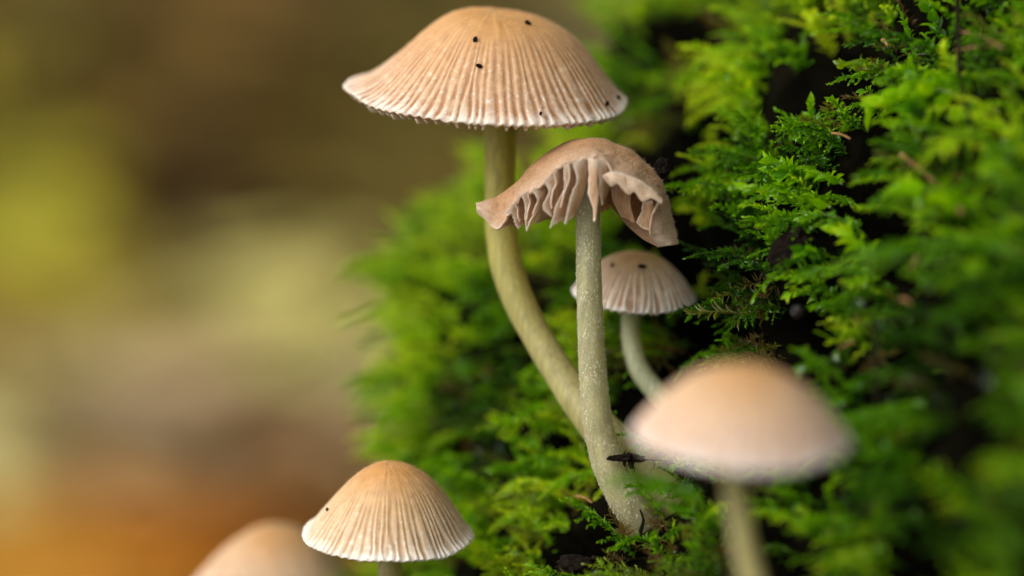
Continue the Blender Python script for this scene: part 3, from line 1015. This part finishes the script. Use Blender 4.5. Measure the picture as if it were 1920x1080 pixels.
def add_stem(root, loc, stem_pts, stem_w, mat, n=90, ns=36, fuzz=0):
    c = cr(stem_pts, n)
    Wd = np.interp(np.linspace(0, 1, n), np.linspace(0, 1, len(stem_w)), stem_w)
    pts = P(c[:, 0], c[:, 1], c[:, 2])
    rad = Wd / 2 * S * (DIST + c[:, 2]) / DIST
    V, F, Nn = tube(pts, rad, ns)
    # slight flutes and unevenness of the living stem
    un = (fbm(V * 3.0, 55, 2) - .5) * .10 + (fbm(V * 14.0, 56, 2) - .5) * .03
    V = V + Nn * (un * rad[:, None])[..., None]
    t = np.repeat(np.linspace(0, 1, n)[:, None], ns, 1)
    me = mesh_np('stem', V.reshape(-1, 3) - loc, F, {'along': t.ravel()})
    o = link('stem', me, root, mat)
    if fuzz:
        r = np.random.default_rng(8)
        i = r.integers(0, n - 2, fuzz); j = r.integers(0, ns, fuzz); f = r.uniform(size=(fuzz, 1)); g = r.uniform(size=(fuzz, 1)); j2 = (j + 1) % ns
        p = (V[i, j] * (1 - f) + V[i + 1, j] * f) * (1 - g) + (V[i, j2] * (1 - f) + V[i + 1, j2] * f) * g
        nn = Nn[i, j] * (1 - g) + Nn[i, j2] * g; nn /= np.linalg.norm(nn, axis=1)[:, None]
        nn = nn + np.array([0, 0, -.35])
        sv, sf = spikes(p, nn, .0085, .0022, 12)
        tag(link('fuzz', mesh_np('fuzz', sv - loc, sf), o, M_FUZZ), kind='stuff')
    return o

# 1: the tall mushroom with the broad ribbed cap
cap1 = Cap(912, 186, .85, 264, 168, 83, math.radians(4.6), PROF_A, PROF_B, 3, ridge=.0045, jag=.016, wave=.02)
make_mushroom('largest mushroom with a broad ribbed tan cap on a long curved olive stem', (1235, 905, .35), cap1, M_CAP,
              [(938, 150, .85), (937, 240, .85), (937, 340, .85), (941, 440, .84), (960, 530, .8), (1004, 625, .72), (1060, 715, .6), (1118, 795, .45), (1178, 858, .36), (1240, 925, .25), (1262, 965, .3)],
              [62, 60, 58, 60, 60, 58, 62, 72, 84, 92, 80], M_STEM_OLIVE, lip=.082, per=8, fuzz=2600)
# 3: the small one with the bent stem
cap3 = Cap(1189, 556, .95, 117, 85, 50, math.radians(4), PROF_D, PROF_D, 15, ridge=.005, jag=.009)
make_mushroom('small dull mushroom with a bent greenish stem, tucked under the torn cap', (1290, 800, .6), cap3, M_CAP_GREY,
              [(1184, 530, .95), (1183, 590, .95), (1184, 640, .95), (1198, 690, .9), (1225, 728, .85), (1262, 770, .72), (1300, 815, .5)],
              [37, 36, 36, 38, 40, 42, 44], M_STEM_GREEN, lip=.03, per=8, nr=48)
# 4: the small bell
cap4 = Cap(726, 1012, .42, 160, 152, 62, math.radians(1.2), PROF_E, PROF_F, 27, ridge=.0042, jag=.012, wave=.02)
make_mushroom('small bell-shaped mushroom with white-frosted ribs, clear of the mossy bank', (790, 1450, 1.2), cap4, M_CAP_SMALL,
              [(731, 990, .42), (731, 1060, .42), (731, 1140, .45), (735, 1220, .55), (752, 1330, .8), (800, 1470, 1.3)],
              [44, 44, 45, 47, 50, 56], M_STEM_PALE, lip=.035, per=8, nr=56, fuzz=1800)
# 5: blurred, behind the bell
cap5 = Cap(508, 1145, 3.2, 180, 168, 60, math.radians(3), PROF_C, PROF_D, 31, ridge=.008, jag=.012)
make_mushroom('blurred tan mushroom cap standing behind the small bell-shaped one', (640, 1560, 3.2), cap5, M_CAP_PEACH,
              [(510, 1110, 3.2), (512, 1200, 3.2), (520, 1300, 3.1), (550, 1420, 2.9), (600, 1560, 2.4)], [48, 48, 50, 54, 60], M_STEM_PALE, per=5, nr=40)
# 6: blurred, in front of the moss
cap6 = Cap(1388, 822, -3.8, 204, 140, 66, math.radians(2.5), PROF_D, PROF_D, 39, ridge=.006, jag=.010)
make_mushroom('blurred peach mushroom on a thin pale stem, standing in front of the moss', (1540, 1450, -4.2), cap6, M_CAP_PEACH,
              [(1374, 800, -3.8), (1375, 880, -3.8), (1384, 960, -3.8), (1402, 1050, -3.8), (1430, 1150, -3.8), (1490, 1310, -3.8), (1540, 1450, -4.2)], [44, 44, 46, 50, 54, 60], M_STEM_PALE, per=5, nr=40)

# 2: the torn mushroom
root2 = link('mushroom', None)
root2.location = P(1212, 1005, 0)
tag(root2, 'torn mushroom with its gills laid bare on a speckled grey stem', 'mushroom', 'tan mushrooms on the mossy bank')
loc2 = np.array(root2.location)
add_stem(root2, loc2, [(1104, 330, 0), (1103, 400, 0), (1104, 500, 0), (1107, 600, 0), (1112, 700, 0), (1121, 790, 0), (1140, 865, 0), (1172, 930, 0), (1205, 985, .05), (1222, 1020, .15)],
         [44, 45, 47, 49, 52, 56, 62, 70, 66, 40], M_STEM_GREY, 130, 48, fuzz=9000)
# skin: columns from the hidden rear margin over the top to the torn front edge
T = [(893, 384, 0), (913, 377, .02), (935, 368, .04), (958, 352, .06), (978, 333, .08), (1002, 308, .1), (1030, 285, .12), (1060, 270, .13), (1090, 263, .14), (1112, 262, .14),
     (1135, 266, .14), (1160, 274, .13), (1185, 287, .12), (1215, 313, .1), (1240, 345, .06), (1253, 385, .02), (1261, 425, 0), (1268, 458, -.02)]
Fr = [(898, 395, -.04), (918, 420, -.12), (937, 430, -.18), (953, 402, -.22), (975, 370, -.3), (1002, 352, -.36), (1026, 338, -.4), (1052, 312, -.44), (1078, 304, -.46), (1104, 298, -.46),
      (1128, 302, -.46), (1148, 322, -.46), (1172, 332, -.44), (1204, 350, -.40), (1232, 378, -.32), (1221, 402, -.26), (1219, 440, -.20), (1236, 461, -.12)]
Bk = [(900, 392, .04), (930, 405, .2), (960, 408, .36), (990, 408, .48), (1010, 410, .56), (1030, 411, .62), (1050, 410, .66), (1070, 408, .68), (1090, 406, .7), (1108, 404, .7),
      (1125, 400, .68), (1138, 392, .6), (1143, 385, .48), (1147, 388, .34), (1158, 402, .22), (1178, 424, .14), (1205, 446, .06), (1234, 465, .0)]
nc, nx = 150, 40
Tc, Fc, Bc = cr(T, nc), cr(Fr, nc), cr(Bk, nc)
G = np.zeros((nc, nx, 3))
for i in range(nc):
    t, f, b = Tc[i], Fc[i], Bc[i]
    m1 = (t + b) / 2 + np.array([(t[0] - b[0]) * .22, -abs(t[1] - b[1]) * .22, .05])
    m2 = (t + f) / 2 + np.array([(t[0] - f[0]) * .12, -abs(t[1] - f[1]) * .05, -.06])
    c = cr([b, m1, t, m2, f], nx)
    # ragged torn edge and fine undulation
    jit = (vnoise(np.array([[i * .21, 0, 3.3]]), 4)[0] - .5) * 5 + ((vnoise(np.array([[i * .36, 5, 1.3]]), 8)[0] - .35) * 15 if 22 < i < 84 else 0)
    c[-4:, 1] += jit * np.array([.2, .5, .8, 1.0])
    G[i] = P(c[:, 0], c[:, 1], c[:, 2])
GN = normals_of(G)
if (GN[nc // 2, nx // 2] @ np.array([0, 0, 1.0])) < 0:
    GN = -GN
G = G + GN * ((fbm(G * 7, 14, 3) - .5) * .05 + (fbm(G * np.array([9, 9, 30.]), 19, 2) - .5) * .016)[..., None]
edge = np.zeros((nc, nx))
edge[:, -1] = .55; edge[:, -2] = .45; edge[:, -3] = .30; edge[:, -14:-3] = np.linspace(0, .25, 11)[None]
edge[:14] = np.maximum(edge[:14], np.linspace(.85, .15, 14)[:, None] * np.linspace(.3, 1, nx)[None])
edge[-34:] = np.maximum(edge[-34:], np.linspace(.02, .95, 34)[:, None] ** 1.5 * np.linspace(.25, 1, nx)[None])
me = mesh_np('cap', G.reshape(-1, 3) - loc2, grid_faces(nc, nx), {'edge': edge.ravel()})
cap2 = link('cap', me, root2, M_TORN_SKIN)
so = cap2.modifiers.new('thickness', 'SOLIDIFY'); so.thickness = .018; so.offset = 0
es = cap2.modifiers.new('crisp_edges', 'EDGE_SPLIT'); es.split_angle = math.radians(45)
pos_, n_ = fuzz_on(G, 14000, 0, 0, 6)
n_ = np.where((((pos_ - P(1090, 420, .05)) * n_).sum(1) < 0)[:, None], -n_, n_)
V, F = spikes(pos_, n_ * .6 + np.array([.4, 0, .2]), .017, .0016, 5)
tag(link('fuzz', mesh_np('fuzz', V - loc2, F), cap2, M_FUZZ_TAN), kind='stuff')

def Z(zx, zy):
    return 870 + zx / 4.32, 230 + zy / 4.32
def sheet(name, Lz, Rz, dl, dr, bulge=.05, pale=.9, thick=.022, nu=26, nv=10, ragged=4.0, seed=0, zoomed=True, floor=0.0, freq=8.0):
    """A curved gill: free pale edge Lz (near) and hidden edge Rz (deeper)."""
    Lp = np.array([(Z(*q) if zoomed else q) for q in Lz], float); Rp = np.array([(Z(*q) if zoomed else q) for q in Rz], float)
    a, b = cr(Lp, nu), cr(Rp, nu)
    s = np.linspace(0, 1, nv)[None, :, None]
    q = a[:, None] * (1 - s) + b[:, None] * s
    v = np.linspace(0, 1, nu)[:, None]
    s2 = s[..., 0]
    d = dl + (dr - dl) * s2 - bulge * np.sin(s2 * math.pi) * (1 - .3 * v) + .05 * v
    q = q.copy()
    rag = (vnoise(np.stack([np.linspace(0, freq, nu), np.full(nu, seed * 3.7), np.zeros(nu)], 1), seed) - .5) * ragged
    q[..., 0] += rag[:, None] * (1 - s2) * np.sin(v * math.pi)
    rag2 = (vnoise(np.stack([np.linspace(0, 4, nv), np.full(nv, seed * 1.7), np.ones(nv)], 1), seed + 4) - .5) * ragged * 1.5
    q[..., 1] += rag2[None] * v ** 4
    W = P(q[..., 0], q[..., 1], d)
    e = np.zeros((nu, nv))
    e[:, 0] = pale; e[:, 1] = pale * .6; e[:, 2] = pale * .15
    e[:5, :] = np.maximum(e[:5, :], np.linspace(pale * .8, .1, 5)[:, None])
    e[-2:, :] = np.maximum(e[-2:, :], pale * .6)
    e = np.maximum(e, floor)
    o = link(name, mesh_np(name, W.reshape(-1, 3) - loc2, grid_faces(nu, nv), {'edge': e.ravel()}), cap2, M_TORN_GILL)
    m = o.modifiers.new('thickness', 'SOLIDIFY'); m.thickness = thick; m.offset = 0
    es = o.modifiers.new('crisp_edges', 'EDGE_SPLIT'); es.split_angle = math.radians(40)
    return o
GL = [
    ([(265, 700), (268, 770), (280, 845)], [(390, 690), (400, 760), (415, 835)], .02, .10),
    ([(330, 735), (395, 745), (405, 800), (440, 848)], [(455, 575), (485, 650), (492, 740), (480, 825)], -.22, -.10),
    ([(455, 585), (492, 660), (492, 780), (508, 872)], [(560, 530), (582, 610), (555, 740), (516, 874)], -.27, -.15),
    ([(545, 540), (592, 640), (550, 760), (505, 872)], [(650, 470), (682, 540), (665, 650), (560, 805)], -.31, -.19),
    ([(590, 690), (585, 770), (575, 830)], [(720, 690), (715, 735), (640, 800)], -.05, .05),
    ([(645, 470), (684, 560), (640, 690), (708, 765)], [(790, 330), (838, 440), (800, 570), (722, 720)], -.36, -.22),
    ([(805, 340), (815, 500), (800, 560), (740, 690), (695, 842)], [(895, 330), (905, 460), (860, 620), (800, 790)], -.40, -.28),
    ([(880, 330), (908, 480), (862, 610), (812, 828)], [(990, 285), (1008, 400), (962, 600), (885, 770)], -.43, -.30),
    ([(1005, 285), (1012, 420), (1003, 570), (1045, 690), (1050, 792)], [(1090, 300), (1078, 480), (1090, 600), (1062, 795)], -.40, -.46),
    ([(1085, 300), (1086, 420), (1090, 540), (1118, 660)], [(1200, 330), (1190, 430), (1178, 520), (1124, 662)], -.42, -.28),
]
for i, (a, b, dl, dr) in enumerate(GL):
    sheet('gill', a, b, dl - .06, dl + (dr - dl) * .42 - .06, .014, 1.0, .008, ragged=5, seed=i, freq=12.0)
# short gills between the long ones
for i in range(1, len(GL) - 3):
    (a0, b0, dl0, _), (a1, b1, dl1, _) = GL[i], GL[i + 1]
    if i in (3, 4):
        continue
    A0, A1 = cr(a0, 6), cr(a1, 6)
    for f, sh in ((.5, .72),):
        mid = A0 * (1 - f) + A1 * f
        rt = A0 * (1 - f - .28) + A1 * (f + .28)
        mid = mid[0] + (mid - mid[0]) * sh; rt = rt[0] + (rt - rt[0]) * sh * .95
        sheet('gill', mid, rt, dl0 - .085, dl0 - .04, .006, 1.0, .007, 22, 8, 5, 60 + i)
# torn flap of skin curling over the hole in the drooping lobe, and the strips left around the hole
fl = sheet('torn_flap', [(1130, 330), (1150, 323), (1185, 333), (1216, 351), (1242, 378)], [(1132, 333), (1146, 349), (1158, 345), (1177, 364), (1190, 360), (1204, 377), (1222, 371), (1240, 380)], -.50, -.56, .03, .95, .010, 70, 14, 9, 21, False, .35, 26.0)
sheet('gill', [(1146, 346), (1150, 375), (1166, 404)], [(1184, 352), (1183, 385), (1192, 419)], -.02, -.10, .02, .3, .02, seed=31, zoomed=False)
sheet('gill', [(1207, 378), (1203, 400), (1194, 419)], [(1224, 376), (1224, 400), (1217, 432)], -.14, -.20, .02, .9, .02, seed=33, zoomed=False)

# ------------------------------------------------------------------ crumbs, twigs, beads
def crumb_mesh(name, size, seed, squash=(1, 1, 1), sub=4, rough=.5):
    bm = bmesh.new()
    bmesh.ops.create_icosphere(bm, subdivisions=sub, radius=1)
    co = np.array([v.co[:] for v in bm.verts])
    f = 1 + rough * (fbm(co * 1.6 + seed, seed, 4) - .5) * 2 + .18 * (vnoise(co * 6 + seed, seed + 9) - .5)
    for v, q, k in zip(bm.verts, co, f):
        v.co = Vector(q * k * np.array(squash) * size)
    for fc in bm.faces:
        fc.smooth = False
    me = bpy.data.meshes.new(name); bm.to_mesh(me); bm.free()
    return me

def crumb(name, px, py, d, size_px, squash, seed, label, cat, mat=None, roll=0, rough=.5, group=None, sub=4):
    s = size_px * S * (DIST + d) / DIST
    o = link(name, crumb_mesh(name, s, seed, squash, sub, rough), None, mat or M_BARK)
    o.location = P(px, py, d)
    o.rotation_euler = (0, roll, 0)
    return tag(o, label, cat, group)

def surf_depth(cap, px, py):
    """depth of the cap's outer surface at a photo position"""
    W, U, rd = cap.mesh(40, 3)
    W = W.reshape(-1, 3)
    x, y, d = to_px(W)
    k = (x - px) ** 2 + (y - py) ** 2
    c = np.argsort(k)[:14]
    return d[c].min()

for (x, y, s_, sq, rl, lab, cp) in [
    (891, 74, 7, (.62, .6, 1), .25, 'black oval speck high on the face of the largest cap', cap1), (990, 43, 7.5, (.7, .6, 1), -.6, 'black speck beside the crown of the largest cap', cap1),
    (898, 123, 6.5, (1, .6, .62), .3, 'black speck halfway down the ribs of the largest cap', cap1), (1014, 213, 4, (.7, .7, 1), .2, 'tiny dark speck just above the front margin of the largest cap', cap1),
    (1160, 183, 6, (.7, .7, 1), -.4, 'black speck at the drooping tip of the largest cap', cap1), (1139, 194, 5, (.8, .7, 1), .5, 'brownish speck beside the drooping tip of the largest cap', cap1),
    (1204, 499, 7.5, (1.15, .7, .62), .1, 'black speck on the crown of the small dull cap', cap3), (1148, 497, 4, (.8, .7, 1), .6, 'faint dark speck on the crown edge of the small dull cap', cap3),
    (613, 955, 3.6, (.7, .7, 1), .3, 'tiny brown speck on the side of the bell-shaped cap', cap4)]:
    dz = surf_depth(cp, x, y)
    crumb('dirt_speck', x, y, dz, s_, sq, int(x), lab, 'speck', M_BARK, rl, .35, 'dark specks on the caps', 2)
crumb('dirt_speck', 1127, 226, .45, 5, (1, .7, .6), 5, 'black speck hanging under the margin of the largest cap', 'speck', M_BARK, 0, .35, 'dark specks on the caps', 2)
crumb('soil_crumb', 1240, 318, .22, 19, (.8, .8, 1.1), 12, 'black crumb of bark stuck to the back of the torn cap', 'crumb', None, .5, .8)
crumb('soil_crumb', 1165, 279, .2, 10, (1.5, .8, .6), 17, 'flat grey crumb lying on top of the torn cap', 'crumb', M_DARKTWIG, .5, .6)
crumb('soil_clod', *on_bank(1482, 472, -.5), 42, (.85, .8, 1.05), 22, 'dark brown clod of earth lodged in the moss', 'clod', None, .3, .55)
crumb('soil_clod', 1090, 1068, -.1, 40, (1.2, .8, .55), 29, 'dark clod of earth at the foot of the stems', 'clod', None, .1, .6)
crumb('seed_bead', *on_bank(1497, 585, -.5), 15, (1, 1, 1), 33, 'shiny black round bead sitting in the moss', 'seed', plain_material('black_gloss', (0.003, 0.002, 0.002), (0.008, 0.006, 0.005), 6, .16, .22), 0, .12)

# black crumb with a thread caught on the speckled stem
root = link('bark_flake', None); root.location = P(1180, 858, -.2)
tag(root, 'black bark flake with trailing thread caught on the speckled stem', 'flake')
lc = np.array(root.location)
for k, (x, y, s_, sq) in enumerate([(1162, 859, 15, (1.25, .6, .40)), (1178, 857, 16, (1.1, .6, .55)), (1194, 861, 14, (1.3, .6, .42)), (1184, 870, 8, (.7, .6, 1.1)), (1148, 860, 7, (1.2, .5, .6)), (1171, 868, 6, (.6, .5, 1.2))]):
    o = link('flake', crumb_mesh('flake', s_ * S, 50 + k, sq, 3, .75), root, M_BARK)
    o.location = Vector(P(x, y, -.2) - lc)
for ctl, r in (([(1200, 860, -.2), (1215, 862, -.2), (1235, 864, -.18), (1252, 866, -.1)], .007), ([(1222, 862, -.2), (1228, 868, -.22), (1225, 880, -.24)], .005), ([(1152, 858, -.2), (1144, 855, -.22), (1143, 862, -.23)], .005),
               ([(1176, 872, -.2), (1174, 880, -.22), (1178, 886, -.22)], .005), ([(1188, 875, -.2), (1190, 882, -.22), (1187, 888, -.22)], .005), ([(1170, 850, -.2), (1174, 844, -.22)], .006)):
    c = cr(ctl, 14)
    link('thread', closed_tube_mesh('thread', P(c[:, 0], c[:, 1], c[:, 2]) - lc, np.linspace(r, r * .5, 14), 6), root, M_DARKTWIG)

def twig(ctl, w0, w1, mat, label, name='twig', cat='twig', rough=.3, n=26, group=None):
    ctl = [q if len(q) == 3 else on_bank(*q, -.45) for q in ctl]
    c = cr(ctl, n)
    pts = P(c[:, 0], c[:, 1], c[:, 2])
    base = pts[0]
    o = link(name, closed_tube_mesh(name, pts - base, np.linspace(w0, w1, n) / 2 * S, 9, rough, int(ctl[0][0])), None, mat)
    o.location = base
    return tag(o, label, cat, group)
twig([(1880, 90), (1850, 72), (1820, 62), (1800, 60)], 6, 3, M_BROWN, 'thin orange root thread high on the bank, upper of two')
twig([(1860, 84), (1830, 88), (1790, 95)], 5, 3, M_BROWN, 'thin orange root thread high on the bank, lower of two')
twig([(1750, 412), (1762, 390), (1775, 360)], 15, 11, M_BROWN, 'short reddish brown twig stub sticking out of the moss')
twig([(1690, 290), (1740, 330), (1775, 365), (1805, 400)], 9, 7, M_BROWN, 'slanting brown stalk behind the twig stub')
twig([(1795, -40), (1797, 60), (1800, 140), (1812, 200), (1828, 260)], 11, 6, M_DARKTWIG, 'dark moss-grown strand hanging down the bank', rough=.6)
twig([(1643, 600), (1641, 680), (1645, 760)], 11, 8, M_DARKTWIG, 'dark upright stalk in the blurred moss')
twig([(1195, 1010, -.1), (1220, 995, -.15), (1255, 970, -.15), (1300, 945, -.1)], 10, 5, M_DARKTWIG, 'dark twig lying against the foot of the speckled stem')
twig([(1200, 1000, -.12), (1206, 975, -.15), (1200, 955, -.15)], 8, 3, M_DARKTWIG, 'short dark twig standing at the foot of the speckled stem')
twig([(1110, 1045, -.1), (1150, 1050, -.15), (1200, 1048, -.15), (1240, 1040, -.1)], 8, 4, M_DARKTWIG, 'thin dark twig lying beside the earth clod')
twig([(1150, 965, .1), (1165, 990, .05), (1185, 1015, 0)], 9, 7, M_DARKTWIG, 'pale-tipped thin stalk leaning towards the speckled stem')
c = twig([(1460, 500, .2), (1410, 493, .15), (1365, 490, .1), (1345, 488, .1)], 7, 5, M_DARKTWIG, 'thin stalk with a pale tip beside the dark clod')

for (x, y, dx, dy, w, lab) in [(1560, 250, 34, 10, 5, 'thin brown needle lying across the moss above the dark clod'), (1420, 430, 28, -16, 5, 'thin brown needle in the moss beside the drooping torn lobe'),
        (1690, 560, 30, 18, 6, 'reddish brown needle in the moss past the black bead'), (1600, 640, -26, 16, 5, 'short pale brown needle in the moss above the peach cap'),
        (1655, 75, 10, 12, 9, 'small dark red scrap in the moss high on the bank'), (1080, 930, 30, 12, 6, 'brown needle in the moss beside the speckled stem'),
        (1720, 480, -12, 26, 5, 'upright brown needle in the moss below the twig stub')]:
    twig([(x, y), (x + dx * .5, y + dy * .5 - 3), (x + dx, y + dy)], w, w * .6, M_BROWN, lab, 'dead_needle', 'needle', .25, 10, 'brown scraps caught in the moss')

# water drops on the moss
dm, nt, b_, N_, L_ = nodes('water')
b_.inputs['Base Color'].default_value = (.95, 1, .95, 1)
b_.inputs['Roughness'].default_value = 0.02
b_.inputs['IOR'].default_value = 1.33
b_.inputs['Transmission Weight'].default_value = 1.0
def drop(px, py, d, r_px, label):
    bm = bmesh.new()
    bmesh.ops.create_icosphere(bm, subdivisions=3, radius=r_px * S)
    for v in bm.verts:
        if v.co.z > 0:
            v.co.z *= 1.25
        for f in v.link_faces:
            f.smooth = True
    me = bpy.data.meshes.new('water_drop'); bm.to_mesh(me); bm.free()
    o = link('water_drop', me, None, dm); o.location = P(px, py, d)
    tag(o, label, 'water drop', 'water drops on the moss')
drop(*on_bank(1731, 213, -.5), 6, 'water drop hanging from the wet broad-leaved moss frond')
drop(*on_bank(1612, 568, -.5), 7, 'water drop in the moss near the black bead')
drop(*on_bank(1848, 715, -.5), 8, 'blurred glinting water drop on the shaded moss')
drop(*on_bank(1742, 540, -.5), 6, 'small blurred water drop above the dark stalk')
